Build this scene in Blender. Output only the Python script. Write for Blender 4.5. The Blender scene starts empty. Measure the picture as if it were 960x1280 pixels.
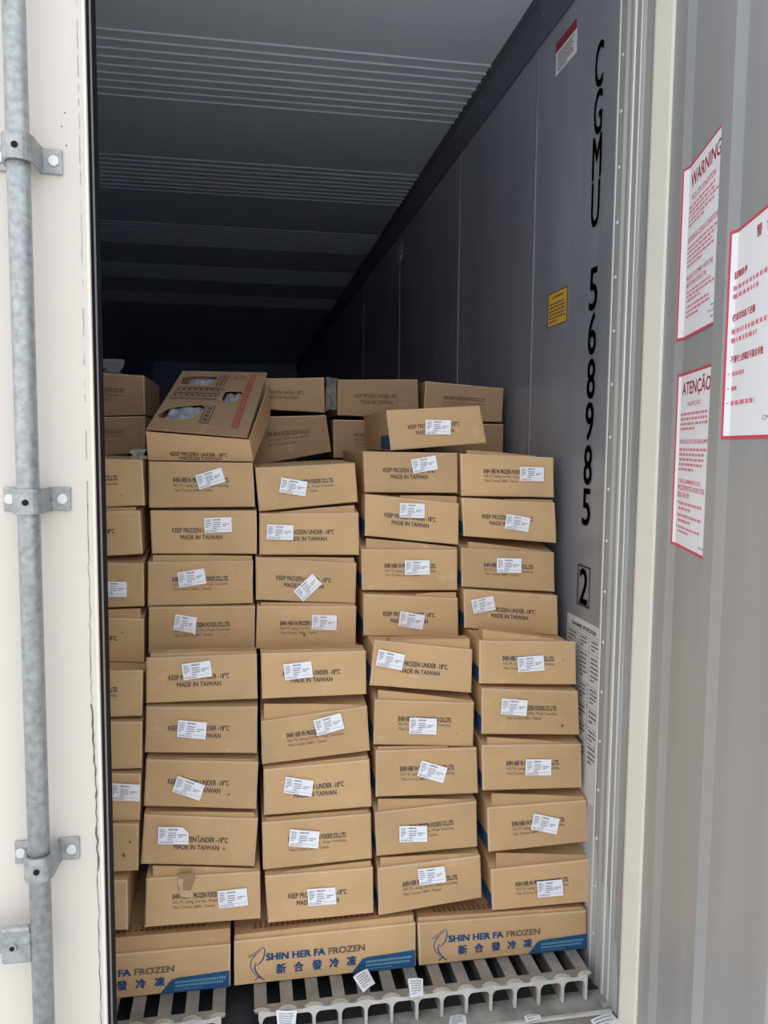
import bpy, bmesh, math, random
from mathutils import Vector, Matrix, noise
random.seed(7)
C = bpy.context.scene.collection

# ------------------------------------------------------------------ camera, world, exposure
H = 1.28                                  # height of the camera above the container's slatted floor (z = 0)
F = 985.0
YAW, PIT, ROL = (math.radians(a) for a in (10.03, 4.95, .52))
fw = Vector((math.sin(YAW)*math.cos(PIT), math.cos(YAW)*math.cos(PIT), -math.sin(PIT)))
rt = Vector((math.cos(YAW), -math.sin(YAW), 0)); up = rt.cross(fw)
rt, up = rt*math.cos(ROL)+up*math.sin(ROL), up*math.cos(ROL)-rt*math.sin(ROL)
cam = bpy.data.cameras.new('camera'); camo = bpy.data.objects.new('camera', cam); C.objects.link(camo)
camo.matrix_world = Matrix(((rt.x, up.x, -fw.x, 0), (rt.y, up.y, -fw.y, 0), (rt.z, up.z, -fw.z, H), (0, 0, 0, 1)))
cam.sensor_fit = 'VERTICAL'; cam.sensor_height = 32.0; cam.lens = F/1280*32.0; cam.clip_start = .02
bpy.context.scene.camera = camo
w = bpy.data.worlds.new('sky'); bpy.context.scene.world = w; w.use_nodes = True
nt = w.node_tree; bg = nt.nodes['Background']
tc = nt.nodes.new('ShaderNodeTexCoord'); sx = nt.nodes.new('ShaderNodeSeparateXYZ'); cr = nt.nodes.new('ShaderNodeValToRGB')
nt.links.new(tc.outputs['Generated'], sx.inputs[0]); nt.links.new(sx.outputs['Z'], cr.inputs[0]); nt.links.new(cr.outputs[0], bg.inputs[0])
cr.color_ramp.elements[0].position = 0.0; cr.color_ramp.elements[0].color = (1.0, .975, .94, 1)
cr.color_ramp.elements[1].position = .7; cr.color_ramp.elements[1].color = (.84, .92, 1.0, 1)
bg.inputs[1].default_value = 1.0
vs = bpy.context.scene.view_settings
vs.view_transform = 'Standard'; vs.look = 'None'; vs.gamma = 1; vs.use_curve_mapping = False; vs.exposure = 1.0
bpy.context.scene.cycles.max_bounces = 14; bpy.context.scene.cycles.diffuse_bounces = 10
bpy.context.scene.cycles.use_denoising = True

# turning measurements of the photograph into places in the room
def ray(x, y): return fw + rt*((x-480)/F) - up*((y-640)/F)
CAMP = Vector((0, 0, H))
def atY(x, y, Y): d = ray(x, y); return CAMP + d*(Y/d.y)
def atX(x, y, X): d = ray(x, y); return CAMP + d*(X/d.x)
def atZ(x, y, Z): d = ray(x, y); return CAMP + d*((Z-H)/d.z)
def ratio(x, y): d = ray(x, y); return d.x/d.y

# ------------------------------------------------------------------ materials
def srgb(r, g, b):
    f = lambda c: (c/255/12.92 if c/255 <= .04045 else ((c/255+.055)/1.055)**2.4)
    return (f(r), f(g), f(b), 1)
def mat(name, col, rough=.7, metal=0, var=.0, scale=8, bump=0, bscale=60, col2=None, stretch=None, rvar=0, spec=None):
    m = bpy.data.materials.new(name); m.use_nodes = True; n = m.node_tree.nodes; l = m.node_tree.links
    b = n['Principled BSDF']; b.inputs['Base Color'].default_value = col
    b.inputs['Roughness'].default_value = rough; b.inputs['Metallic'].default_value = metal
    if spec is not None: b.inputs['Specular IOR Level'].default_value = spec
    t = n.new('ShaderNodeTexCoord'); mp = n.new('ShaderNodeMapping'); l.new(t.outputs['Object'], mp.inputs[0])
    if stretch: mp.inputs['Scale'].default_value = stretch
    if var or col2:
        nz = n.new('ShaderNodeTexNoise'); nz.inputs['Scale'].default_value = scale; nz.inputs['Detail'].default_value = 5
        l.new(mp.outputs[0], nz.inputs[0])
        r = n.new('ShaderNodeValToRGB'); l.new(nz.outputs[0], r.inputs[0])
        c2 = col2 or tuple(c*(1-var) for c in col[:3])+(1,)
        r.color_ramp.elements[0].position = .32; r.color_ramp.elements[0].color = c2
        r.color_ramp.elements[1].position = .66; r.color_ramp.elements[1].color = col
        l.new(r.outputs[0], b.inputs['Base Color'])
        if rvar:
            mr = n.new('ShaderNodeMapRange'); mr.inputs[3].default_value = rough-rvar; mr.inputs[4].default_value = rough+rvar
            l.new(nz.outputs[0], mr.inputs[0]); l.new(mr.outputs[0], b.inputs['Roughness'])
    if bump:
        nb = n.new('ShaderNodeTexNoise'); nb.inputs['Scale'].default_value = bscale; nb.inputs['Detail'].default_value = 3
        l.new(mp.outputs[0], nb.inputs[0])
        bn = n.new('ShaderNodeBump'); bn.inputs['Strength'].default_value = bump; bn.inputs['Distance'].default_value = .002
        l.new(nb.outputs[0], bn.inputs['Height']); l.new(bn.outputs[0], b.inputs['Normal'])
    return m
def kraft(name, col, k):
    """cardboard: colour differs a little from carton to carton, faint blotches and horizontal flutes"""
    m = mat(name, col, .78, 0, .10, 9, .10, 40, spec=.25)
    n = m.node_tree.nodes; l = m.node_tree.links; b = n['Principled BSDF']
    src = b.inputs['Base Color'].links[0].from_socket
    # pale scuffs where the paper is rubbed
    tc_ = n.new('ShaderNodeTexCoord'); mp_ = n.new('ShaderNodeMapping'); mp_.inputs['Scale'].default_value = (1, 1, 1.6); l.new(tc_.outputs['Object'], mp_.inputs[0])
    n2 = n.new('ShaderNodeTexNoise'); n2.inputs['Scale'].default_value = 17; n2.inputs['Detail'].default_value = 8; n2.inputs['Roughness'].default_value = .7; l.new(mp_.outputs[0], n2.inputs[0])
    m2 = n.new('ShaderNodeMapRange'); m2.inputs[1].default_value = .60; m2.inputs[2].default_value = .74; m2.inputs[4].default_value = .55; l.new(n2.outputs[0], m2.inputs[0])
    mx = n.new('ShaderNodeMix'); mx.data_type = 'RGBA'; l.new(m2.outputs[0], mx.inputs[0]); l.new(src, mx.inputs[6]); mx.inputs[7].default_value = srgb(222, 196, 164); src = mx.outputs[2]
    oi = n.new('ShaderNodeObjectInfo'); hs = n.new('ShaderNodeHueSaturation')
    mr = n.new('ShaderNodeMapRange'); mr.inputs[3].default_value = .90; mr.inputs[4].default_value = 1.08
    l.new(oi.outputs['Random'], mr.inputs[0]); l.new(mr.outputs[0], hs.inputs['Value'])
    hs.inputs['Saturation'].default_value = k
    l.new(src, hs.inputs['Color']); l.new(hs.outputs[0], b.inputs['Base Color'])
    return m
M = {}
M['kraft'] = kraft('kraft_cardboard', srgb(206, 168, 122), .95)
M['kraft_worn'] = kraft('worn_cardboard_edge', srgb(222, 194, 160), .95)
M['kraft_flap'] = kraft('cardboard_flap', srgb(198, 159, 114), .95)
M['kraft_back'] = kraft('darker_cardboard', srgb(172, 138, 102), .9)  # darker brown board for the back layer, open lid and torn notch
M['tear'] = mat('torn_cardboard', srgb(214, 182, 148), .9, 0, .15, 60, .4, 120)
M['ink'] = mat('black_ink', srgb(86, 78, 78), .8)
M['ink_soft'] = mat('faded_ink', srgb(112, 94, 76), .8)
M['blue'] = mat('blue_ink', srgb(22, 82, 130), .75, 0, .15, 30)
M['navy'] = mat('navy_ink', srgb(30, 74, 122), .8)
M['brown_ink'] = mat('brown_ink', srgb(112, 96, 82), .8)
M['pale_ink'] = mat('pale_blue_print', srgb(105, 150, 178), .8)
M['red_ink'] = mat('red_print', srgb(176, 84, 66), .8)
M['label'] = mat('label_paper', srgb(244, 245, 252), .6, 0, .02, 40)
M['label_ink'] = mat('label_print', srgb(152, 154, 170), .7)
M['steel'] = mat('stainless_steel_lining', (.36, .38, .44, 1), .36, .35, .16, 3.0, .12, 5, stretch=(3, 3, .35), rvar=.05)
M['liner'] = mat('bluish_inner_lining', (.62, .76, .97, 1), .5, .0, .05, 2)
M['steel_door'] = mat('stainless_steel_door_lining', (.47, .475, .48, 1), .45, .35, .10, 3.0, .08, 5, stretch=(3, 3, .3), rvar=.05)
M['ceil'] = mat('ceiling_lining', (.80, .87, .97, 1), .45, .0, .04, 1.2)
M['seam'] = mat('seam_metal', (.27, .28, .33, 1), .4, .3)
M['dark'] = mat('shadow_rubber', (.012, .013, .016, 1), .55)
M['rubber'] = mat('black_rubber', (.014, .015, .019, 1), .8, spec=.15)
M['rubber_grey'] = mat('grey_rubber', (.36, .36, .38, 1), .5)
M['alu'] = mat('worn_aluminium', (.68, .67, .64, 1), .5, .2, .28, 14, .3, 90, rvar=.08)
M['alu_top'] = mat('dirty_aluminium', (.40, .37, .34, 1), .6, .3, .35, 16, .4, 120)
M['alu_bright'] = mat('scuffed_bright_aluminium', (.66, .66, .63, 1), .5, .25)
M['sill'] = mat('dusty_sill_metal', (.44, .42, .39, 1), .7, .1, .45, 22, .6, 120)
M['channel'] = mat('shade_toned_channel_floor', (.05, .05, .055, 1), .8, 0, .3, 20)  # near-black base colour paints in the shade between the floor rails
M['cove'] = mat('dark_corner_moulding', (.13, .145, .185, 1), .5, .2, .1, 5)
M['jamb'] = mat('jamb_metal', (.40, .40, .39, 1), .65, .15, .2, 5, .05, 20, stretch=(2, 2, .3))
M['scuff'] = mat('dusty_scuff_liner', (.50, .51, .54, 1), .7, .15, .15, 7, .05, 30, stretch=(2, 2, .5))
M['cream'] = mat('cream_frame_paint', srgb(228, 224, 212), .5, 0, .05, 4)
M['white'] = mat('white_door_paint', srgb(213, 205, 198), .45, 0, .035, 2.5, .05, 5, stretch=(1, 1, .3))
M['rust'] = mat('dirt_in_paint_crack', srgb(120, 104, 90), .9, 0, .4, 60)
M['galv'] = mat('galvanised_steel', (.41, .43, .44, 1), .42, .45, .35, 80, .12, 60, rvar=.12)
M['galv_bolt'] = mat('zinc_bolt', (.66, .67, .66, 1), .4, .5)
M['black_paint'] = mat('black_lettering', (.012, .013, .02, 1), .6)
M['sticker_white'] = mat('sticker_white', srgb(244, 244, 250), .4)
M['sticker_red'] = mat('sticker_red', srgb(214, 74, 92), .5)
M['sticker_text'] = mat('sticker_red_print', srgb(224, 132, 146), .5)
M['sticker_grey'] = mat('sticker_grey_print', srgb(120, 122, 150), .5)
M['red_faint'] = mat('faint_red_print', srgb(150, 92, 66), .8)
M['maroon'] = mat('maroon_band', srgb(150, 30, 52), .5)
M['yellow'] = mat('yellow_plate', srgb(226, 178, 72), .5, 0, .08, 60)
M['plate'] = mat('specification_plate_paint', srgb(206, 207, 206), .5)
M['plate_ink'] = mat('plate_print', srgb(110, 112, 116), .6)
M['ground'] = mat('concrete_yard', (.68, .66, .62, 1), .9, 0, .12, 1.5)
def film_mat():
    m = bpy.data.materials.new('clear_plastic_film'); m.use_nodes = True; n = m.node_tree.nodes; l = m.node_tree.links
    b = n['Principled BSDF']; b.inputs['Base Color'].default_value = (.75, .78, .84, 1); b.inputs['Roughness'].default_value = .25
    b.inputs['Alpha'].default_value = .28
    return m
M['film'] = film_mat()
M['bag'] = mat('white_plastic_bag', srgb(170, 172, 182), .35, 0, .35, 25, .5, 60)

# ------------------------------------------------------------------ helpers
def mesh(name, verts, faces, mats, idx=None, smooth=False):
    me = bpy.data.meshes.new(name); me.from_pydata([tuple(v) for v in verts], [], faces)
    for m in (mats if isinstance(mats, (list, tuple)) else [mats]): me.materials.append(M[m])
    if idx:
        for p, i in zip(me.polygons, idx): p.material_index = i
    if smooth:
        for p in me.polygons: p.use_smooth = True
    me.update(); return me
def obj(name, me, parent=None, loc=None):
    o = bpy.data.objects.new(name, me); C.objects.link(o)
    if parent is not None: o.parent = parent
    if loc is not None: o.location = loc
    return o
def tag(o, label=None, cat=None, group=None, kind=None):
    if label: o['label'] = label
    if cat: o['category'] = cat
    if group: o['group'] = group
    if kind: o['kind'] = kind
    return o
def empty(name, loc=(0, 0, 0)):
    o = bpy.data.objects.new(name, None); C.objects.link(o); o.location = loc; o.empty_display_size = .05; return o
class MB:
    def __init__(s): s.v = []; s.f = []; s.i = []
    def box(s, x0, x1, y0, y1, z0, z1, i=0):
        b = len(s.v); s.v += [(x, y, z) for x in (x0, x1) for y in (y0, y1) for z in (z0, z1)]
        for q in ((0, 1, 3, 2), (4, 6, 7, 5), (0, 4, 5, 1), (2, 3, 7, 6), (0, 2, 6, 4), (1, 5, 7, 3)): s.f.append(tuple(b+k for k in q)); s.i.append(i)
    def quad(s, a, b, c, d, i=0):
        n = len(s.v); s.v += [tuple(a), tuple(b), tuple(c), tuple(d)]; s.f.append((n, n+1, n+2, n+3)); s.i.append(i)
    def prism(s, prof, axis, a0, a1, i=0, cap=True, closed=True):
        """profile of 2D points extruded along an axis"""
        n = len(s.v); k = len(prof)
        for a in (a0, a1):
            for p, q in prof: s.v.append({'x': (a, p, q), 'y': (p, a, q), 'z': (p, q, a)}[axis])
        for j in range(k if closed else k-1):
            j2 = (j+1) % k; s.f.append((n+j, n+j2, n+k+j2, n+k+j)); s.i.append(i)
        if cap and closed: s.f.append(tuple(range(n, n+k))[::-1]); s.f.append(tuple(range(n+k, n+2*k))); s.i += [i, i]
    def cyl(s, p, d, r, L, seg=16, i=0, r2=None):
        d = Vector(d).normalized(); a = d.orthogonal().normalized(); b = d.cross(a); p = Vector(p); r2 = r if r2 is None else r2
        s.v_cyl(p, p+d*L, a, b, r, r2, seg, i)
    def v_cyl(s, p, q, a, b, r, r2, seg, i):
        n = len(s.v)
        for c, R in ((p, r), (q, r2)):
            for k in range(seg):
                t = 2*math.pi*k/seg; s.v.append(tuple(c+a*R*math.cos(t)+b*R*math.sin(t)))
        for k in range(seg):
            k2 = (k+1) % seg; s.f.append((n+k, n+k2, n+seg+k2, n+seg+k)); s.i.append(i)
        s.f.append(tuple(range(n, n+seg))[::-1]); s.f.append(tuple(range(n+seg, n+2*seg))); s.i += [i, i]
    def build(s, name, mats, parent=None, bevel=0, smooth=False, loc=None):
        o = obj(name, mesh(name, s.v, s.f, mats, s.i, smooth), parent, loc)
        if bevel:
            md = o.modifiers.new('bevel', 'BEVEL'); md.width = bevel; md.segments = 2; md.limit_method = 'ANGLE'
        return o

# flat lettering: a text curve turned into a mesh once, scaled to a unit box, then laid on any surface
_tc = {}
def glyphs(text):
    k = text
    if k not in _tc:
        cu = bpy.data.curves.new('t', 'FONT'); cu.body = text; cu.size = 1; cu.resolution_u = 3
        o = bpy.data.objects.new('t', cu); C.objects.link(o)
        dg = bpy.context.evaluated_depsgraph_get(); me = bpy.data.meshes.new_from_object(o.evaluated_get(dg))
        vs_ = [v.co.copy() for v in me.vertices]; fs = [tuple(p.vertices) for p in me.polygons]
        bpy.data.objects.remove(o); bpy.data.curves.remove(cu); bpy.data.meshes.remove(me)
        x0 = min(v.x for v in vs_); x1 = max(v.x for v in vs_); y0 = min(v.y for v in vs_); y1 = max(v.y for v in vs_)
        _tc[k] = ([((v.x-x0)/(x1-x0), (v.y-y0)/(y1-y0)) for v in vs_], fs)
    return _tc[k]
class Print:
    """collects flat marks given in (u, v) of a surface, v downward; fn(u, v, lift) is the surface"""
    def __init__(s, fn): s.fn = fn; s.v = []; s.f = []; s.i = []
    def text(s, t, u0, u1, v0, v1, i=0, bold=0., lift=.0008, slope=0):
        vs_, fs = glyphs(t); du = bold*1.6/max(1, len(t)**.9); dv = bold*.9
        for (p, q) in (((0, 0),) if not bold else ((-1, -1), (1, -1), (1, 1), (-1, 1))):       # struck four times for a bold line
            n = len(s.v)
            for a, b in vs_: a2 = a*(1-2*du)+du+p*du; s.v.append(s.fn(u0+(u1-u0)*a2, v1+(v0-v1)*(b+q*dv), lift))
            for f in fs: s.f.append(tuple(n+k for k in f)); s.i.append(i)
    def rect(s, u0, u1, v0, v1, i=0, lift=.0008, slant=0):
        n = len(s.v)
        for a, b in ((u0+slant, v0), (u1+slant, v0), (u1, v1), (u0, v1)): s.v.append(s.fn(a, b, lift))
        s.f.append((n, n+1, n+2, n+3)); s.i.append(i)
    def poly(s, pts, i=0, lift=.0008):
        n = len(s.v); s.v += [s.fn(a, b, lift) for a, b in pts]; s.f.append(tuple(range(n, n+len(pts)))); s.i.append(i)
    def stroke(s, pts, wd, i=0, lift=.0008, asp=1.0, taper=False):
        for k, ((a, b), (c, d)) in enumerate(zip(pts, pts[1:])):
            L = math.hypot((c-a)*asp, d-b) or 1; nx, ny = -(d-b)/L/asp*wd/2, (c-a)*asp/L*wd/2
            t0 = 1 if not taper else .35+.65*math.sin(math.pi*(k+.15)/(len(pts)-1+.3)); t1 = 1 if not taper else .35+.65*math.sin(math.pi*(k+1.15)/(len(pts)-1+.3))
            s.poly([(a-nx*t0, b-ny*t0), (a+nx*t0, b+ny*t0), (c+nx*t1, d+ny*t1), (c-nx*t1, d-ny*t1)], i, lift)
    def lines(s, u0, u1, v0, v1, n, i=0, fill=.5, rnd=None, lift=.0008, word=.08):
        """rows of small unreadable words"""
        rnd = rnd or random
        for r in range(n):
            a = v0+(v1-v0)*(r+.2)/n; b = a+(v1-v0)/n*fill; u = u0; end = u0+(u1-u0)*(1 if r < n-1 else .55)*rnd.uniform(.85, 1)
            while u < end:
                L = min(word*rnd.uniform(.5, 1.6)*(u1-u0), end-u); s.rect(u, u+L, a, b, i, lift); u += L+.025*(u1-u0)
    def build(s, name, mats, parent): return obj(name, mesh(name, s.v, s.f, mats, s.i), parent)

def lerp_(a, b, t): return a+(b-a)*t
# ------------------------------------------------------------------ the container shell
XR = .858; XL = XR-2.29; ZC = H+1.28; YB = 13.2; YF = 1.55; ZS = -.062
def struct(name, mb, mats, **k): return tag(mb.build(name, mats, **k), kind='structure')

b = MB(); b.box(XR, XR+.06, 1.77, YB, ZS, ZC); wr = struct('wall_right', b, ['steel'])
b = MB(); b.box(XL-.06, XL, YF, YB, ZS, ZC); wl = struct('wall_left', b, ['liner'])
b = MB(); b.box(XL-.06, XR+.06, YB, YB+.06, ZS, ZC); struct('wall_back', b, ['liner'])
b = MB(); b.box(XL-.06, XR+.10, YF, YB, ZC, ZC+.08); ceil = struct('ceiling', b, ['ceil'])
for y0 in (2.69, 3.81, 4.93, 6.05, 7.17):                       # raised ribs pressed in the ceiling panels
    for k in range(9):
        y = y0 + k*.0605
        r = MB(); r.prism([(y-.010, ZC+.001), (y-.004, ZC-.004), (y+.004, ZC-.004), (y+.010, ZC+.001)], 'x', XL, XR-.02)
        r.build('ceiling_rib', ['ceil'], ceil)
# dried frost and dust marks low on the wall above the load: round-edged patches broken by streaks
def stain(m, spots, col):
    n = m.node_tree.nodes; l = m.node_tree.links; b_ = n['Principled BSDF']; cur = b_.inputs['Base Color'].links[0].from_socket
    g = n.new('ShaderNodeNewGeometry'); nz = n.new('ShaderNodeTexNoise'); mp = n.new('ShaderNodeMapping'); mp.inputs['Scale'].default_value = (1, 9, 2.5)
    l.new(g.outputs['Position'], mp.inputs[0]); l.new(mp.outputs[0], nz.inputs[0]); nz.inputs['Scale'].default_value = 2.2; nz.inputs['Detail'].default_value = 6
    for (c, r, st) in spots:
        d = n.new('ShaderNodeVectorMath'); d.operation = 'DISTANCE'; l.new(g.outputs['Position'], d.inputs[0]); d.inputs[1].default_value = c
        mr = n.new('ShaderNodeMapRange'); mr.inputs[1].default_value = r; mr.inputs[2].default_value = r-.05; mr.inputs[3].default_value = 0; mr.inputs[4].default_value = st
        l.new(d.outputs['Value'], mr.inputs[0]); mu = n.new('ShaderNodeMath'); mu.operation = 'MULTIPLY'
        m2 = n.new('ShaderNodeMapRange'); m2.inputs[1].default_value = .35; m2.inputs[2].default_value = .7; l.new(nz.outputs[0], m2.inputs[0])
        l.new(mr.outputs[0], mu.inputs[0]); l.new(m2.outputs[0], mu.inputs[1])
        mx = n.new('ShaderNodeMix'); mx.data_type = 'RGBA'; l.new(mu.outputs[0], mx.inputs[0]); l.new(cur, mx.inputs[6]); mx.inputs[7].default_value = col; cur = mx.outputs[2]
    l.new(cur, b_.inputs['Base Color'])
q1 = atX(560, 500, XR); q2 = atX(640, 560, XR); q3 = atX(725, 260, XR)
stain(M['steel'], [((XR, q1.y, q1.z-.05), .42, .5), ((XR, q2.y, q2.z-.06), .24, .5), ((XR, q3.y, q3.z), .22, .25)], (.62, .63, .66, 1))
# seams, rivets, scuff liner on the right wall
for px, y0 in ((667, 300), (572, 420), (500, 320), (455, 300)):
    p = atX(px, y0, XR); s_ = MB(); s_.box(XR-.0025, XR, p.y-.006, p.y+.006, .0, ZC-.06); s_.build('panel_seam', ['seam'], wr)
zc1 = atX(640, 107, XR).z
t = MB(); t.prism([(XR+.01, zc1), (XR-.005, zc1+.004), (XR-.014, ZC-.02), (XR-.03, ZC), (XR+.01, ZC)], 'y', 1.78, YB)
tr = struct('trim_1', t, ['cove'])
for k in range(14):
    y = 1.95+k*.30; r = MB(); r.cyl((XR-.009, y, ZC-.055), (-1, 0, 0), .006, .003, 10); r.build('rivet', ['seam'], tr)
sc = MB(); sc.prism([(XR, ZS), (XR-.003, ZS), (XR-.003, .36), (XR, .375)], 'y', 1.773, 5.0); sc.build('scuff_liner', ['scuff'], wr)

# right door frame: ribbed jamb with rivets, then the cream steel post
J = [(.868, 1.775), (.852, 1.772), (.852, 1.737), (.858, 1.732), (.858, 1.708), (.851, 1.702), (.851, 1.664), (.858, 1.656), (.858, 1.628), (.852, 1.612)]
jb = MB(); jb.prism(J+[(.93, 1.612), (.93, 1.775)], 'z', ZS, ZC); jamb = struct('trim_2', jb, ['jamb'])
e = MB(); e.prism([(.8508, 1.772), (.8490, 1.770), (.8490, 1.764), (.8508, 1.762)], 'z', ZS, ZC); e.build('light_edge', ['alu_bright'], jamb)
e = MB(); e.prism([(.8508, 1.702), (.8480, 1.699), (.8480, 1.690), (.8508, 1.688)], 'z', ZS, ZC); e.build('light_edge', ['alu_bright'], jamb)
e = MB(); e.prism([(.8508, 1.668), (.8490, 1.666), (.8490, 1.662), (.8508, 1.660)], 'z', ZS, ZC); e.build('light_edge', ['alu_bright'], jamb)
zr = atX(782, 136, .855).z
for k in range(-2, 17):
    z = zr - k*.1235
    if ZS+.1 < z < ZC-.05:
        r = MB(); r.cyl((.852, 1.752, z), (-1, 0, 0), .0045, .0028, 12, r2=.003); r.build('rivet', ['alu_bright'], jamb, smooth=False)
for (y0, y1, zt_, x_) in ((1.7365, 1.770, .30, .8515), (1.7035, 1.7305, .20, .8573), (1.666, 1.700, .22, .8504), (1.629, 1.655, .10, .8573)):     # dust caked on the foot of the jamb, rounded tops
    pr = Print(lambda u, v, lift=0: Vector((x_-lift, u, v)))
    pr.poly([(y1, ZS), (y0, ZS)]+[(lerp_(y0, y1, k/10), zt_+.05*math.sin(math.pi*k/10)-.08*(1-k/10)) for k in range(11)], 0, .0004)
    pr.build('dusty_patch', ['scuff'], jamb)
cp = MB(); cp.prism([(.852, 1.6119), (.8505, 1.603), (.8608, 1.555), (.866, 1.5525), (.95, 1.5525), (.95, 1.6119)], 'z', ZS-.15, ZC+.1)
post = struct('trim_3', cp, ['cream'])
hd = MB(); hd.box(XL-.08, .95, 1.5, 1.62, ZC-.02, ZC+.16); struct('trim_4', hd, ['cream'])
lp = MB(); lp.box(XL-.08, XL, 1.5, 1.62, ZS-.15, ZC); struct('trim_5', lp, ['cream'])

# floor under the slats, the sill and the yard outside
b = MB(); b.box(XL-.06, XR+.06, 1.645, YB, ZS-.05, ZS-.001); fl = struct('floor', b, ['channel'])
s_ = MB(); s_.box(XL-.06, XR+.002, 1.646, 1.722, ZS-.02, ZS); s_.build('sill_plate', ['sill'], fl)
s_ = MB(); s_.box(XL-.06, XR, 1.56, 1.644, ZS-.10, ZS-.004); s_.build('sill_plate', ['alu_top'], fl)
s_ = MB(); s_.prism([(1.640, ZS-.002), (1.643, ZS+.003), (1.650, ZS+.003), (1.653, ZS-.002)], 'x', XL, XR-.005); s_.build('sill_ridge', ['alu'], fl)
s_ = MB(); s_.box(.835, .862, 1.655, 1.690, ZS, ZS+.012); s_.build('corner_block', ['sill'], fl, bevel=.003)
gp = MB(); gp.box(-30, 30, -30, 30, -1.5, -1.4); struct('ground', gp, ['ground'])

# slatted aluminium floor: rails, with a cast comb across their ends
P = .0600; XE = .811; YT = 1.697
gapx = atZ(290, 1255, 0).x
comb_l = MB(); comb_r = MB()
def rail(xc):
    r = MB()
    r.prism([(xc-.0145, 0), (xc+.0145, 0), (xc+.0145, -.0045), (xc+.003, -.008), (xc+.003, ZS), (xc-.003, ZS), (xc-.003, -.008), (xc-.0145, -.0045)], 'y', YT+.002, YT+.9)
    r.build('floor_rail', ['alu_top'], fl)
    s = MB(); s.v = []; n = 14                            # worn bright patch on each rail's nose
    pts = [(xc+.0155*math.cos(2*math.pi*k/n)*(1+.15*math.sin(3*k)), YT+.004+.007*math.sin(2*math.pi*k/n), .0011) for k in range(n)]
    s.v = pts; s.f = [tuple(range(n))]; s.i = [0]; s.build('worn_nose', ['alu_bright'], fl)
def comb(x_from, x_to, legs):
    ph = legs[0]
    """front view of the cast end: wavy top edge, arches between the legs"""
    N = int((x_to-x_from)/.003); V = []; Fc = []
    def top(x): return .001 + .0028*math.cos((x-ph)/P*2*math.pi)
    def low(x):
        t = ((ph-x)/P) % 1.0; t = min(t, 1-t)*P        # distance to nearest leg
        if t < .0035: return ZS+.001
        q = min(1, (t-.0035)/.0265); return -.0100 - .013*(1-q)**7
    xs = []
    for k in range(N+1): xs.append(x_from+(x_to-x_from)*k/N)
    xs = [x for x in xs if all(abs(x-lx) > .0037 for lx in legs)]+[x_from, x_to]
    for lx in legs: xs += [lx-.0036, lx-.0034, lx+.0034, lx+.0036, lx+.006, lx-.006]
    xs = sorted(x for x in set(round(x, 6) for x in xs) if x_from-1e-6 <= x <= x_to+1e-6)
    m_ = MB(); n = len(xs)
    for x in xs:
        for y in (YT-.006, YT+.004):
            m_.v.append((x, y, top(x))); m_.v.append((x, y, low(x)))
    for k in range(n-1):
        a = 4*k; c = a+4
        for q in ((a, a+1, c+1, c), (a+2, c+2, c+3, a+3), (a, c, c+2, a+2), (a+1, a+3, c+3, c+1)): m_.f.append(q); m_.i.append(0)
    m_.f += [(0, 2, 3, 1), (4*(n-1), 4*(n-1)+1, 4*(n-1)+3, 4*(n-1)+2)]; m_.i += [0, 0]
    # deck strip joining comb and rails
    m_.box(x_from, x_to, YT-.004, YT+.022, -.006, -.0005, 1)
    return m_.build('floor_end_comb', ['alu', 'alu_top'], fl)
k = 0; legs_r = []; legs_l = []; x = XE-.003
while x > gapx+.012:
    legs_r.append(x); rail(x-P/2+.006 if False else x-.0); x -= P
xl_start = atZ(277, 1257, 0).x
comb(legs_r[-1]-.0055, XE, legs_r)
x = xl_start-.004
while x > -.62: legs_l.append(x); rail(x-.002); x -= P
comb(legs_l[-1], xl_start, legs_l)

# ------------------------------------------------------------------ cartons
def lerp(a, b, t): return a+(b-a)*t
class Face:
    """bilinear front face of a carton, slightly bulged; normal is roughly toward the opening"""
    def __init__(s, q, seed=0, bulge=.003):
        s.q = [Vector(p) for p in q]; s.seed = seed; s.bulge = bulge
        s.n = (s.q[1]-s.q[0]).cross(s.q[3]-s.q[0]).normalized()
        if s.n.y > 0: s.n = -s.n
    def __call__(s, u, v, lift=0):
        a, b, c, d = s.q; p = lerp(lerp(a, b, u), lerp(d, c, u), v)
        uu = min(1, max(0, u)); vv = min(1, max(0, v))
        h = s.bulge*(16*uu*(1-uu)*vv*(1-vv)) + .0022*noise.noise(Vector((u*2.2, v*1.6, s.seed*3.7)))*(4*min(uu, 1-uu, vv, 1-vv) if min(uu, 1-uu, vv, 1-vv) < .25 else 1)
        return p + s.n*(h+lift)
UG = [0, .011, .15, .3, .5, .7, .85, .989, 1]; VG = [0, .024, .2, .5, .8, .976, 1]
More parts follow.
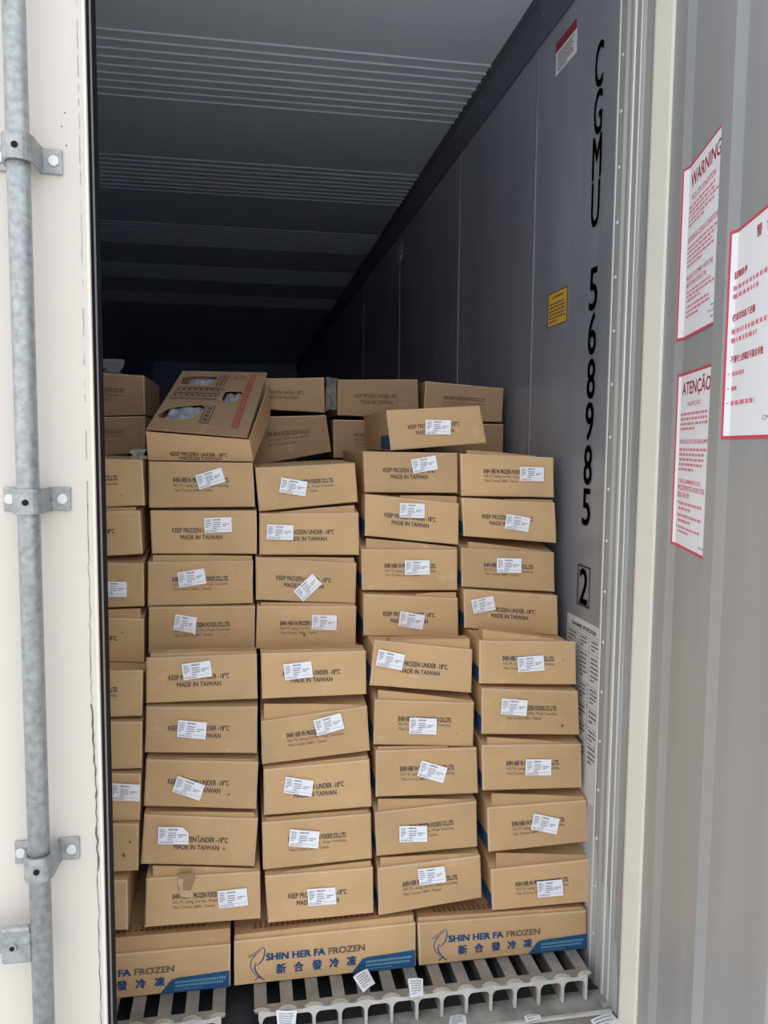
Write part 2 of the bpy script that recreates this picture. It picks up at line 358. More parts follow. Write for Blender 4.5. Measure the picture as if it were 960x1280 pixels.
def carton_body(fc, rings, name, mats, parent):
    """front panel grid, then rings of the four corners going back; rings = list of 4-corner lists"""
    V = []; Fs = []; I = []; nu, nv = len(UG), len(VG)
    for j, v in enumerate(VG):
        for i, u in enumerate(UG):
            rim = i in (0, nu-1) or j in (0, nv-1)
            wob = .0008*noise.noise(Vector((u*6, v*5, fc.seed*1.3+9)))
            V.append(fc(u, v, (-.0035 if rim else 0)) + Vector((wob, 0, wob)))
    for j in range(nv-1):
        for i in range(nu-1):
            a = j*nu+i; Fs.append((a, a+nu, a+nu+1, a+1)); I.append(1 if (i in (0, nu-2) or j in (0, nv-2)) else 0)
    rim = [i for i in range(nu)]+[j*nu+nu-1 for j in range(1, nv)]+[(nv-1)*nu+i for i in range(nu-2, -1, -1)]+[j*nu for j in range(nv-2, 0, -1)]
    par = []
    for k in rim: j, i = divmod(k, nu); par.append((UG[i], VG[j]))
    prev = rim
    for R in rings:
        cur = []
        for (u, v) in par: cur.append(len(V)); V.append(lerp(lerp(R[0], R[1], u), lerp(R[3], R[2], u), v))
        m_ = len(prev)
        for k in range(m_): k2 = (k+1) % m_; Fs.append((prev[k], prev[k2], cur[k2], cur[k])); I.append(0)
        prev = cur
    Fs.append(tuple(prev)); I.append(0)
    return obj(name, mesh(name, V, Fs, mats, I), parent)
def print_K(pr):
    pr.text('KEEP FROZEN UNDER -18\u00b0C', .20, .745, .385, .495, 0, .022)
    pr.text('MADE IN TAIWAN', .275, .67, .555, .655, 0, .018)
def print_S(pr):
    pr.text('SHIN HER FA FROZEN FOODS CO.,LTD.', .23, .765, .34, .455, 0, .03)
    pr.text('NO.79, Liping 2nd Rd., Wujie Township,', .235, .765, .475, .56, 1, .0)
    pr.text('Yilan County 26841, Taiwan', .235, .60, .585, .665, 1, .0)
def ship_label(parent, Y, cx, cy, wd, hg, ang, n, bulge, fold=None, fc=None):
    a = math.radians(ang); rnd = random.Random(n)
    def fn(u, v, lift):
        dx = (u-.5)*wd; dy = (v-.5)*hg
        x = cx+dx*math.cos(a)+dy*math.sin(a); y = cy-dx*math.sin(a)+dy*math.cos(a)
        p = atY(x, y, Y); return p + Vector((0, -(bulge+.0028+lift+.0012*noise.noise(Vector((u*2, v*2, n)))), 0))
    V = []; Fs = []; nu, nv = 5, 3
    pr = Print(fn)
    us = [k/nu for k in range(nu+1)]; vs2 = [k/nv for k in range(nv+1)]
    for i in range(nu):
        for j in range(nv):
            if fold == 'right' and i == nu-1 and j == 0:
                pr.poly([(us[i], vs2[j]), (us[i+1], vs2[j+1]), (us[i], vs2[j+1])], 0, 0); continue
            pr.poly([(us[i], vs2[j]), (us[i+1], vs2[j]), (us[i+1], vs2[j+1]), (us[i], vs2[j+1])], 0, 0)
    L = .0009
    pr.lines(.05, .25, .10, .70, 5, 1, .42, rnd, L, .45); pr.lines(.33, .90, .07, .22, 1, 1, .55, rnd, L, .25)
    pr.lines(.33, .62, .28, .80, 4, 1, .42, rnd, L, .35); pr.lines(.66, .93, .40, .62, 2, 1, .45, rnd, L, .3)
    pr.rect(.04, .96, .80, .815, 1, L); pr.lines(.05, .90, .85, .95, 1, 1, .5, rnd, L, .12); pr.rect(.29, .295, .1, .78, 1, L)
    if fold == 'folded':                       # right third peeled and folded back over itself
        pr.poly([(.78, -.05), (1.0, .1), (1.05, 1.1), (.86, .95)], 0, .0035)
    return pr.build('shipping_label', ['label', 'label_ink'], parent)
ORD = ['', 'first', 'second', 'third', 'fourth', 'fifth', 'sixth', 'seventh', 'eighth', 'ninth']

YR = {1: 2.015, 2: 2.0, 3: 1.985, 4: 1.97, 5: 1.862, 6: 1.848, 7: 1.834, 8: 1.818, 9: 1.802}
# column -> row -> (front corners TL TR BR BL, print, label (cx, cy, w, h, angle), flap (xl, yl, xr, yr))
D = {
'A': {1: ((43, 571.5, 177.5, 575, 180.8, 631.8, 46, 639), 'S', None, None),
      2: ((45, 641, 174.5, 638.8, 178, 692.5, 48, 700), 'K', None, (50, 638, 170, 634)),
      3: ((46, 702, 179, 704.5, 180, 758, 48, 764), '', (143, 736, 32, 19, 0), None),
      4: ((46, 771, 179.5, 773.8, 179.5, 829, 48, 824), 'K', None, (50, 766, 176, 760.5)),
      5: ((46, 841, 178, 838, 177.5, 895.5, 47, 899), 'S', None, None),
      6: ((44, 905, 177.5, 902.5, 177, 961, 46, 965), '', None, None),
      7: ((42, 966, 176, 968, 174.5, 1026, 44, 1031), '', (157, 989, 36, 21, -3), None),
      8: ((42, 1029, 173, 1030.5, 172.5, 1088.8, 44, 1096), '', None, None),
      9: ((28, 1102, 159, 1101, 159.5, 1163, 30, 1168), '', None, None)},
'B': {1: ((185.5, 577, 315.8, 578.8, 318.8, 633.8, 186, 635), 'S', (263, 598, 34, 18.5, 17), None),
      2: ((187.5, 638.8, 320.8, 638.8, 321, 692.5, 189.5, 692.5), 'K', (272.6, 656, 34, 18.5, 2), None),
      3: ((184.5, 703, 316, 701, 315.8, 754.5, 184.5, 758), 'S', (240, 722, 34, 19, 9), (191, 694, 315, 695)),
      4: ((185.5, 759.5, 318.8, 758, 318, 811, 185.5, 817), 'S', (231.5, 779, 27, 20, -9, 'folded'), None),
      5: ((182.5, 823, 321, 817.5, 322, 873.8, 182.5, 879.5), 'K', (246.3, 837, 36, 20, 8), (188, 817, 320, 814)),
      6: ((182.5, 884.5, 322, 883.8, 321, 942, 180.8, 941), 'K', (240, 911, 36, 21, -5), None),
      7: ((182.5, 950, 323, 953, 320, 1012, 179.5, 1008), 'K', (236, 984, 36, 20.5, -19), (200, 948.5, 318, 949)),
      8: ((180, 1018.8, 322.5, 1024, 318, 1083.8, 176, 1080.5), 'K', (217, 1043, 38, 21.5, -1, 'right'), (186, 1015, 318, 1016)),
      9: ((182.5, 1098.8, 325, 1090, 325.5, 1148.8, 180.5, 1160), 'S', (291, 1121, 36.5, 21.5, 6), (191, 1082.5, 324, 1086.5))},
'C': {1: ((318.8, 585, 443.8, 578.8, 447.5, 627.5, 323.8, 639.3), 'S', (366.5, 608.5, 33, 18.5, -9), None),
      2: ((324.3, 642, 448.3, 641, 449.3, 693.8, 324.3, 693.8), 'K', (350, 665, 33, 18.5, -2), (350, 640, 443, 631.5)),
      3: ((319.5, 697, 445.8, 704.5, 444.5, 755, 320, 750), 'K', (384.5, 734, 32, 17.5, 43), (335, 696.5, 442.5, 697.5)),
      4: ((321.3, 758, 445.5, 758, 444.5, 808.8, 320, 811.3), 'S', (405, 777.5, 31, 18.5, -2), (326, 753, 443, 755)),
      5: ((326.3, 817, 457.5, 813.8, 458.3, 868, 327.5, 873.8), 'K', (372.5, 837.5, 35, 20, 7), (330, 813, 455, 810.5)),
      6: ((326.3, 902, 458.8, 883, 462.5, 938.8, 327.5, 956.3), 'S', (410.8, 904.5, 35, 20, 15), (330, 880, 457.5, 881)),
      7: ((329.5, 962.5, 462, 950, 465, 1008.8, 330, 1020), 'K', (373, 982, 35, 20, -8), (345, 958, 459, 945)),
      8: ((327.5, 1028.8, 463.8, 1017.5, 465, 1073.8, 328.8, 1088), 'S', (380, 1047, 37, 21, -5), (332, 1022.5, 460, 1012.5)),
      9: ((331.3, 1095.8, 466.3, 1085, 467, 1142, 335, 1154.5), 'K', (402, 1119, 35, 21, 4), (352, 1090, 463, 1076.5))},
'D': {1: ((453.8, 564.5, 572, 566.3, 572.5, 616.3, 456.3, 615.5), 'K', (530, 580.5, 31, 17.5, 10), None),
      2: ((457, 618, 573.8, 629.5, 573.3, 681.3, 456.3, 670), 'K', (514.7, 638, 31, 18, -2), (500, 619.5, 571, 620.5)),
      3: ((452, 686.8, 572, 687.5, 572, 738, 452.5, 738), 'S', (521, 709, 31, 18, 1), (457.5, 673, 571, 684)),
      4: ((454.5, 743, 572.5, 748, 573.3, 796.3, 454.5, 795), 'K', (513.9, 775, 31, 18.5, -9), (520, 742, 570, 740.5)),
      5: ((468, 800, 590.8, 812.5, 589.5, 866.3, 462.5, 857), 'K', (487.5, 824, 33.5, 20, -12), (487, 800, 587, 798.5)),
      6: ((468.8, 875, 593, 878.8, 591.8, 933.8, 467, 931), 'S', (528, 906.5, 34, 20, -2), (472.5, 862.5, 592, 876)),
      7: ((470, 938.8, 596, 935, 598, 992, 470, 996.8), 'S', (539.8, 963.5, 33.5, 20, -16), (472, 933.5, 560, 933)),
      8: ((468.8, 1016, 596, 1002, 597, 1058.8, 471, 1071), 'S', (516, 1041, 34.5, 20, 1), (472.5, 999, 595, 999.5)),
      9: ((472.5, 1086, 600.5, 1070, 602.5, 1122.5, 473.8, 1145), 'S', (539.3, 1093, 33.5, 20, 7), (475.5, 1072.5, 596, 1066.5))},
'E': {1: ((576, 567, 692.5, 572, 693, 622, 577.5, 620), 'S', (663.8, 592.5, 30, 17.5, -1), (584, 562.5, 670, 570)),
      2: ((577.5, 622.5, 693.8, 628.8, 696, 678.8, 580, 670), 'K', (646, 653.5, 30, 18, -9), (630, 624, 691, 625)),
      3: ((577, 685, 693, 691, 693.8, 740, 577.5, 733.8), 'S', (635.5, 706.5, 30.5, 18, -1), (585, 677, 680, 689)),
      4: ((580, 737, 697, 745, 698, 795, 581, 785), 'K', (603.5, 755.5, 28, 17.5, 11), None),
      5: ((599.5, 801, 720, 802.5, 720.8, 856, 599.5, 855), 'S', (662.5, 829, 33, 19, 4), (603.5, 787, 702, 800)),
      6: ((602.5, 861, 723, 864.5, 725, 918.8, 602.5, 918), 'S', (641.8, 883, 32, 19.5, -5), (604, 859, 700, 862)),
      7: ((602.5, 932, 727, 930.5, 728, 985, 603.8, 988.8), 'S', (672, 958, 32, 20, 0), (608.8, 921.5, 722, 929)),
      8: ((609.5, 1010, 733.8, 1000.8, 735, 1052.5, 611, 1065.8), 'S', (680.5, 1028.5, 33, 20, -12), (614.5, 992, 730, 996)),
      9: ((613.8, 1087.5, 738, 1075, 740, 1127.5, 616, 1138.8), 'S', (686.5, 1109, 32, 20, 5), (620, 1066.5, 735, 1069))},
}
COLN = {'A': 'leftmost stack beside the white door', 'B': 'second stack from the left', 'C': 'third stack from the left', 'D': 'fourth stack from the left', 'E': 'rightmost stack by the steel wall'}
GRP = 'frozen food cartons in the front stacks'
def lab_word(L, p):
    if L is None: return 'no label showing'
    a = L[4]; s = 'level label' if abs(a) < 3 else ('label tilted up' if a > 0 else 'label tilted down')
    if a > 30: s = 'steeply tilted label'
    if len(L) > 5 and L[5] == 'folded': s = 'half-folded label'
    return s
def side_band(parent, Lt, Lb, depth):
    """the blue printed band low on a carton's long left side"""
    pr = Print(lambda u, v, lift: Vector((lerp(Lt.x, Lb.x, v)-.0012, Lt.y+.006+u*depth, lerp(Lt.z, Lb.z, v))))
    pr.poly([(0, .62), (.29, .62), (.36, 1-.03), (0, 1-.03)], 0, 0)
    return pr.build('side_print', ['blue'], parent)
cartons = {}
for cn, rows in D.items():
    for r in range(1, 10):
        q, typ, L, flap = rows[r]; Y = YR[r]; dY = .43
        pts = [atY(q[2*i], q[2*i+1], Y) for i in range(4)]
        seed = ord(cn)*7+r; fc = Face(pts, seed, .0035)
        lip = [p+Vector((0, .008, 0)) for p in pts]
        # what lies on it
        TLz, TRz = pts[0].z, pts[1].z
        if r > 1:
            qa = rows[r-1][0]; ya = YR[r-1]; a = atY(qa[6], qa[7], ya); c = atY(qa[4], qa[5], ya)
            f = lambda x: a.z+(c.z-a.z)*(x-a.x)/(c.x-a.x)
            zl, zr_ = f(pts[0].x)-.0006, f(pts[1].x)-.0006
        else: ya = Y+.03; zl, zr_ = TLz, TRz
        low = [Vector((pts[0].x, Y+.012, min(TLz, zl))), Vector((pts[1].x, Y+.012, min(TRz, zr_))), pts[2]+Vector((0, .012, 0)), pts[3]+Vector((0, .012, 0))]
        mid = [Vector((pts[0].x, ya+.15, zl)), Vector((pts[1].x, ya+.15, zr_)), pts[2]+Vector((0, ya+.15-Y, 0)), pts[3]+Vector((0, ya+.15-Y, 0))]
        end = [Vector((p.x, Y+dY, p.z)) for p in mid]
        t = empty('carton', ((pts[2]+pts[3])/2)); cartons[(cn, r)] = t
        t.location = (0, 0, 0)
        body = carton_body(fc, [lip, low, mid, end], 'body', ['kraft', 'kraft_worn'], t)
        if flap:
            xl, yl, xr, yr = flap; Yf = Y+.0095
            def edge(x): s = (x-q[0])/(q[2]-q[0]); return q[1]+(q[3]-q[1])*s
            V = [atY(xl, yl, Yf), atY((xl+xr)/2, (yl+yr)/2-.6, Yf), atY(xr, yr, Yf), atY(xr, edge(xr)+3, Yf), atY((xl+xr)/2, edge((xl+xr)/2)+3, Yf), atY(xl, edge(xl)+3, Yf)]
            th = max(.003, min(.035, ya-Yf-.004))
            V += [v+Vector((0, th, 0)) for v in V]
            fm = mesh('top_flap', V, [(0, 1, 4, 5), (1, 2, 3, 4), (6, 11, 10, 7), (7, 10, 9, 8), (0, 6, 7, 1), (1, 7, 8, 2), (2, 8, 9, 3), (5, 11, 6, 0)], 'kraft_flap')
            obj('top_flap', fm, t)
        if typ:
            pr = Print(fc); (print_K if typ == 'K' else print_S)(pr); pr.build('printed_text', ['ink', 'ink_soft'], t)
        if L:
            ship_label(t, Y, *L[:5], seed, .0035, L[5] if len(L) > 5 else None)
        if cn in 'DE' and r >= 2: side_band(t, Vector((pts[0].x, Y, pts[0].z)), Vector((pts[3].x, Y, pts[3].z)), .43)
        tx = {'K': 'KEEP FROZEN', 'S': 'address', '': 'blank'}[typ]
        tag(t, '%s carton, %s, %s from top, %s' % ({'K': 'KEEP FROZEN print', 'S': 'company address print', '': 'plain-fronted'}[typ], COLN[cn], ORD[r], lab_word(L, typ)), 'carton', GRP)

# torn notch in the front of the ninth carton of the second stack, and the punctures
def hole_patch(key, pts, m, lift=.0012):
    cn, r = key; q = D[cn][r][0]; Y = YR[r]
    V = [atY(x, y, Y)+Vector((0, -.0035-lift, 0)) for x, y in pts]
    return V
t = cartons[('B', 9)]
V = hole_patch(('B', 9), [(222, 1095), (224, 1112), (240, 1111), (245, 1096), (240, 1090), (226, 1091)], 0)
obj('torn_notch', mesh('torn_notch', V, [tuple(range(6))], 'kraft_back'), t)  # darker board colour paints in the shade on the inner carton
V = hole_patch(('B', 9), [(221.5, 1096), (223, 1103), (226, 1112), (229.5, 1112), (228.5, 1104), (229.5, 1096.5)], 0, .003)
obj('torn_edge', mesh('torn_edge', V, [(0, 1, 4, 5), (1, 2, 3, 4)], 'tear'), t)
V = hole_patch(('B', 9), [(244, 1096), (242, 1103), (239, 1111), (240.5, 1112), (243.5, 1104), (247, 1096)], 0, .003)
obj('torn_edge', mesh('torn_edge', V, [(0, 1, 4, 5), (1, 2, 3, 4)], 'tear'), t)
V = hole_patch(('B', 9), [(224, 1112), (228, 1120), (241, 1120), (240, 1111)], 0, .002)
obj('crumpled_patch', mesh('crumpled_patch', V, [(0, 1, 2, 3)], 'tear'), t)
for key, x, y, s in ((('B', 8), 248, 1044, 1.2), (('B', 8), 280, 1060, 1.4), (('B', 7), 286, 992, 1.3), (('A', 8), 163, 1051, 2.0), (('A', 8), 155, 1068, 2.2), (('A', 4), 153, 790, 1.1), (('E', 6), 702, 906, 1.6), (('E', 5), 703, 824, 1.0), (('C', 4), 380, 793, 1.5), (('A', 1), 152.5, 619, 1.0), (('D', 6), 570, 916, .9)):
    rn = random.Random(x); V = hole_patch(key, [(x+s*math.cos(k)*rn.uniform(.5, 1.2), y+s*1.2*math.sin(k)*rn.uniform(.5, 1.2)) for k in (0, 1, 2, 3, 4, 5.2)], 0, .002)
    obj('puncture', mesh('puncture', V, [tuple(range(6))], 'rust'), cartons[key])

# bottom row: three cartons with their long printed side facing out
def side_print_full(pr):
    asp = .44/.115
    pr.text('SHIN HER FA', .17, .492, .325, .475, 1, .045); pr.text('FROZEN', .508, .712, .335, .475, 2, .032)
    for ch, u in zip('\u65b0\u5408\u767c\u51b7\u51cd', (.25, .345, .445, .54, .635)): pr.text(ch, u-.027, u+.027, .575, .795, 1, .03)
    for k in range(12):
        a, c = lerp(.635, .995, k/12), lerp(.635, .995, (k+1)/12)
        tp = lambda u: .985-(u-.635)/.065*.345 if u < .70 else .64-(u-.70)/.295*.04
        pr.poly([(a, .985), (a, lerp(tp(a), .985, .5)), (c, lerp(tp(c), .985, .5)), (c, .985)], 0, .0012); pr.poly([(a, lerp(tp(a), .985, .5)), (a, tp(a)), (c, tp(c)), (c, lerp(tp(c), .985, .5))], 0, .0012)
    rn = random.Random(3)
    for v0, u1 in ((.71, .97), (.80, .955)):
        u = .715
        while u < u1: pr.rect(u, u+.0095, v0, v0+.055, 3, .0022); u += .0125
    pr.rect(.71, .86, .90, .915, 3, .0022)
    k = lambda L: [((x-10)/723, v) for x, v in L]
    pr.stroke(k([(62, .345), (78, .32), (95, .27), (110, .2), (122, .165)]), .016, 1, asp=asp, taper=True)
    pr.stroke(k([(122, .165), (129, .24), (127, .34), (120, .45), (108, .53), (96, .57)]), .028, 1, asp=asp, taper=True)
    pr.stroke(k([(118, .2), (100, .29), (84, .38), (74, .48), (72, .58), (80, .69), (94, .79), (106, .86)]), .02, 1, asp=asp, taper=True)
    pr.stroke(k([(94, .5), (88, .6), (92, .7), (104, .8), (116, .87)]), .03, 1, asp=asp, taper=True)
    pr.stroke(k([(88, .91), (104, .83), (126, .91)]), .022, 1, asp=asp)
    pr.stroke(k([(66, .36), (82, .36), (96, .31)]), .012, 1, asp=asp)
BOT = [((38, 1203.5, 288, 1180.8, 288, 1238, 40, 1260), (45, 1180, 287.5, 1159.5), 'left bottom carton lying long side out, partly hidden behind the white door'),
       ((292.5, 1177.5, 519.5, 1154.5, 520, 1209.5, 293, 1232), (294, 1168, 517, 1143), 'middle bottom carton lying long side out, fish emblem and blue band'),
       ((522.3, 1154.8, 733.7, 1138.7, 733.7, 1188.3, 524.4, 1210), (522.5, 1146, 728, 1133), 'right bottom carton lying long side out against the steel wall')]
YBt = 1.788
bottoms = []
for n, (q, fl_, lb) in enumerate(BOT):
    pts = [atY(q[2*i], q[2*i+1], YBt) for i in range(4)]
    pts[2].z = max(.0012, pts[2].z*0+.0015); pts[3].z = .0015
    seed = 50+n; fc = Face(pts, seed, .003)
    hi = atY(q[0], q[1], YBt).z
    lip = [p+Vector((0, .008, 0)) for p in pts]
    ztop = min(pts[0].z, pts[1].z, min(min(atY(D[c][9][0][5-0], D[c][9][0][5], 1).z if False else 9 for c in 'A') , 9))
    # lowest underside of the row resting on it, so that nothing interpenetrates
    def under(x):
        best = 9
        for c in D:
            qa = D[c][9][0]; a = atY(qa[6], qa[7], YR[9]); cc = atY(qa[4], qa[5], YR[9])
            if a.x-.03 <= x <= cc.x+.03: best = min(best, a.z+(cc.z-a.z)*(x-a.x)/(cc.x-a.x))
        return best
    us = [k/12 for k in range(13)]; zs = [min(9, under(lerp(pts[0].x, pts[1].x, u))) for u in us]; zz = min(zs)-.001
    low = [Vector((pts[0].x, YBt+.012, min(pts[0].z, zz))), Vector((pts[1].x, YBt+.012, min(pts[1].z, zz))), pts[2]+Vector((0, .012, 0)), pts[3]+Vector((0, .012, 0))]
    end = [Vector((p.x, YBt+.27, p.z)) for p in low]
    end[0].z = end[1].z = zz; low[0].z = min(low[0].z, zz); low[1].z = min(low[1].z, zz)
    t = empty('carton'); bottoms.append(t)
    carton_body(fc, [lip, low, end], 'body', ['kraft', 'kraft_worn'], t)
    pr = Print(fc); side_print_full(pr); pr.build('printed_text', ['blue', 'navy', 'brown_ink', 'pale_ink'], t)
    xl, yl, xr, yr = fl_; Yf = YBt+.0095
    def edge(x): s = (x-q[0])/(q[2]-q[0]); return q[1]+(q[3]-q[1])*s
    V = []; Fs = []; NF = 10                                    # rounded fold of the lid above the front panel
    for k in range(NF+1):
        x = lerp(xl, xr, k/NF); y = lerp(yl, yr, k/NF)
        V += [atY(x, edge(x)+3, Yf), atY(x, y+2.5, Yf), atY(x, y+.6, Yf+.002), atY(x, y, Yf+.006), atY(x, y, Yf+.006)+Vector((0, .05, -.004))]
    for k in range(NF):
        for j in range(4): a = k*5+j; Fs.append((a, a+1, a+6, a+5))
    fm = mesh('top_flap', V, Fs, ['kraft_flap', 'red_ink'], None); o = obj('top_flap', fm, t)
    tag(t, lb, 'carton', 'frozen food cartons lying long side out along the floor')
    pf = lambda u, v, lift: lerp(lerp(V[3], V[5*NF+3], u), lerp(V[4], V[5*NF+4], u), v)+Vector((0, 0, lift))
    pr = Print(pf)
    for k in range(26):
        u = .1+k*.03
        pr.rect(u, u+.017, .30, .52, 0, .001); pr.rect(u+.004, u+.014, .58, .80, 0, .001)
    pr.build('red_lid_print', ['red_faint'], t)

# second layer, visible over the front stacks (one carton depth further in)
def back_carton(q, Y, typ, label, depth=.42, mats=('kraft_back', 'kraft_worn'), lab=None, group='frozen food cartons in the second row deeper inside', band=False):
    pts = [atY(q[2*i], q[2*i+1], Y) for i in range(4)]; seed = int(q[0]) % 97
    fc = Face(pts, seed, .003)
    t = empty('carton')
    rings = [[p+Vector((0, .01, 0)) for p in pts], [p+Vector((0, depth, 0)) for p in pts]]
    carton_body(fc, rings, 'body', list(mats), t)
    if typ: pr = Print(fc); (print_K if typ == 'K' else print_S)(pr); pr.build('printed_text', ['ink_soft', 'ink_soft'], t)
    if lab: ship_label(t, Y, *lab[:5], seed, .003)
    if band: side_band(t, pts[0], pts[3], depth)
    tag(t, label, 'carton', group); return t
Yb = 2.47
back_carton((71, 463, 180, 469.5, 181, 518.5, 72, 521), Yb-.02, 'S', 'darker upper carton of the back layer at far left, beside the open carton')
back_carton((70, 522.3, 181, 520.3, 180.8, 566, 72, 574), Yb-.02, 'S', 'darker lower carton of the back layer at far left, in shade')
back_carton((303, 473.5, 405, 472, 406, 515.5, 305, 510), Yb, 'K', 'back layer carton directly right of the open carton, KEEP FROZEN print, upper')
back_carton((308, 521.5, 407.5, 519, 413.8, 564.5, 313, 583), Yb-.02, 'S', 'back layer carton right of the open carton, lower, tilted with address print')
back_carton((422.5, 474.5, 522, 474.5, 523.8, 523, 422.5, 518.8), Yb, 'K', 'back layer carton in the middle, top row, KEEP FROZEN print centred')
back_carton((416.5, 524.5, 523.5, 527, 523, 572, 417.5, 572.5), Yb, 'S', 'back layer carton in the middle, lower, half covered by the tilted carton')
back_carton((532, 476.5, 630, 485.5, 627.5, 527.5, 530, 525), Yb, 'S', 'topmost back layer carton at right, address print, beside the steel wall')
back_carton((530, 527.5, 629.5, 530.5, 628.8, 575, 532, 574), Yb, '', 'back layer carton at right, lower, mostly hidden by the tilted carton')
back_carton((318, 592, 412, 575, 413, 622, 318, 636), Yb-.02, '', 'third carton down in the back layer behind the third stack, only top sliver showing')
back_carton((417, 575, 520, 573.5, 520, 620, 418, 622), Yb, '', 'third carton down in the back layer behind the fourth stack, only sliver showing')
back_carton((483, 513, 600, 507, 608.8, 553.5, 488.8, 563.2), 2.03, 'K', 'loose carton set crooked on top of the fourth and fifth stacks', lab=(547, 534, 31.5, 18, -1), mats=('kraft', 'kraft_worn'), group=GRP, band=True, depth=.40)

# the open carton, tipped forward on top of the second stack, hand holes in its lid
t = empty('open_carton')
YO = 2.035
A_ = atY(183.3, 537.5, YO); B_ = atY(308.6, 548, YO)
def back_pt(x, y, base, L=.42):
    lo, hi = YO, 3.2
    for _ in range(40):
        m_ = (lo+hi)/2
        if (atY(x, y, m_)-base).length < L: lo = m_
        else: hi = m_
    return atY(x, y, lo)
A2 = back_pt(228.3, 465.5, A_); B2 = back_pt(334.2, 467.5, B_)
nrm = (B_-A_).cross(A2-A_).normalized()
if nrm.z < 0: nrm = -nrm
Fb_l = atY(186, 574.5, YO+.012); Fb_r = atY(316, 576, YO+.012)
# body a little wider on the right than the lid
Ra = atY(311.2, 549.5, YO+.004); Rb = back_pt(337.3, 477.5, Ra)
Lb = A_ + (Ra-B_)*0; Lb2 = A2
dn = (A2-A_); 
bl2 = A2 - Vector((0, 0, .105)); br2 = Rb - Vector((0, 0, .105))
V = [Lb-nrm*.004, Ra, Fb_r, Fb_l, Lb2-nrm*.004, Rb, br2, bl2]
Fs = [(0, 3, 2, 1), (1, 2, 6, 5), (4, 5, 6, 7), (0, 4, 7, 3), (3, 7, 6, 2)]
o = obj('body', mesh('body', V, Fs, 'kraft'), t); md = o.modifiers.new('s', 'SOLIDIFY'); md.thickness = .004; md.offset = 0
fcO = Face([V[0], V[1], V[2], V[3]], 5, .002)
pr = Print(lambda u, v, lift: lerp(lerp(V[0], V[1], u), lerp(V[3], V[2], u), v)+Vector((0, -.0035, 0)))
pr.text('KEEP FROZEN UNDER -18\u00b0C', .21, .76, .68, .84, 0, .014); pr.text('MADE IN TAIWAN', .29, .70, .87, .985, 0, .004); pr.build('printed_text', ['ink_soft'], t)
def lid(u, v, lift=0):            # v = 0 at the back edge
    return lerp(lerp(A2, B2, u), lerp(A_, B_, u), v) + nrm*(lift+.003+.004*math.sin(math.pi*u)*math.sin(math.pi*v))
holes = [[(.07, .25), (.05, .13), (.12, .09), (.28, .08), (.42, .09), (.45, .14), (.41, .22), (.37, .27), (.2, .26)],
         [(.60, .37), (.66, .345), (.78, .345), (.80, .40), (.78, .50), (.72, .555), (.64, .55), (.60, .50)],
         [(.03, .83), (.03, .76), (.11, .66), (.25, .625), (.40, .60), (.465, .64), (.45, .70), (.40, .80), (.30, .84), (.14, .845)]]
cu = bpy.data.curves.new('lid', 'CURVE'); cu.dimensions = '2D'; cu.fill_mode = 'BOTH'
for lp_ in [[(0, 0), (.25, 0), (.5, 0), (.75, 0), (1, 0), (1, .33), (1, .66), (1, 1), (.75, 1), (.5, 1), (.25, 1), (0, 1), (0, .66), (0, .33)]]+holes:
    sp = cu.splines.new('POLY'); sp.points.add(len(lp_)-1); sp.use_cyclic_u = True
    for k, (a, b) in enumerate(lp_): sp.points[k].co = (a, b, 0, 1)
oc = bpy.data.objects.new('lid', cu); C.objects.link(oc)
me = bpy.data.meshes.new_from_object(oc.evaluated_get(bpy.context.evaluated_depsgraph_get()))
lv = [lid(v.co.x, v.co.y) for v in me.vertices]; lf = [tuple(p.vertices) for p in me.polygons]
bpy.data.objects.remove(oc); bpy.data.curves.remove(cu); bpy.data.meshes.remove(me)
o = obj('lid', mesh('lid', lv, lf, 'kraft_back'), t); md = o.modifiers.new('s', 'SOLIDIFY'); md.thickness = .004; md.offset = 0
pr = Print(lid); L_ = .0030
for k in range(9): u = .07+k*.063; pr.stroke([(u, .325), (u-.02, .52)], .006, 0, L_, 1.5)
for v in (.325, .42, .52): pr.stroke([(.07-.02*(v-.3)*5, v), (.07+8*.063-.02*(v-.3)*5, v)], .010, 0, L_, 1)
for k in range(8):
    for v in (.35, .45): pr.rect(.082+k*.063-.01, .105+k*.063-.01, v, v+.03, 0, L_)
for (u0, u1, v0, v1) in ((.475, .56, .09, .29), (.475, .565, .62, .87)):
    pr.stroke([(u0, v0), (u1, v0), (u1, v1), (u0, v1), (u0, v0)], .007, 0, L_, .62)
    for k in range(4): pr.rect(u0+.022, u1-.022, lerp(v0, v1, .12+k*.21), lerp(v0, v1, .24+k*.21), 0, L_)
for k in range(20): v = .04+k*.044; pr.rect(.805, .885, v, v+.014, 1, L_); pr.rect(.815, .84, v+.014, v+.032, 1, L_); pr.rect(.858, .88, v+.014, v+.032, 1, L_)
ov = [(.70+.055*math.cos(k*math.pi/8), .12+.03*math.sin(k*math.pi/8)) for k in range(17)]; pr.stroke(ov, .008, 0, L_, .62)
pr.build('lid_print', ['ink', 'red_ink'], t)
def crumple(name, fn, nu, nv, amp, seed, m, parent=None, sm=False):
    V = []; Fs = []
    for j in range(nv+1):
        for i in range(nu+1):
            u, v = i/nu, j/nv; h = noise.fractal(Vector((u*3.2, v*3.2, seed)), 1, 2, 4)*amp; V.append(fn(u, v, h))
    for j in range(nv):
        for i in range(nu): a = j*(nu+1)+i; Fs.append((a, a+1, a+nu+2, a+nu+1))
    return obj(name, mesh(name, V, Fs, m, None, sm), parent)
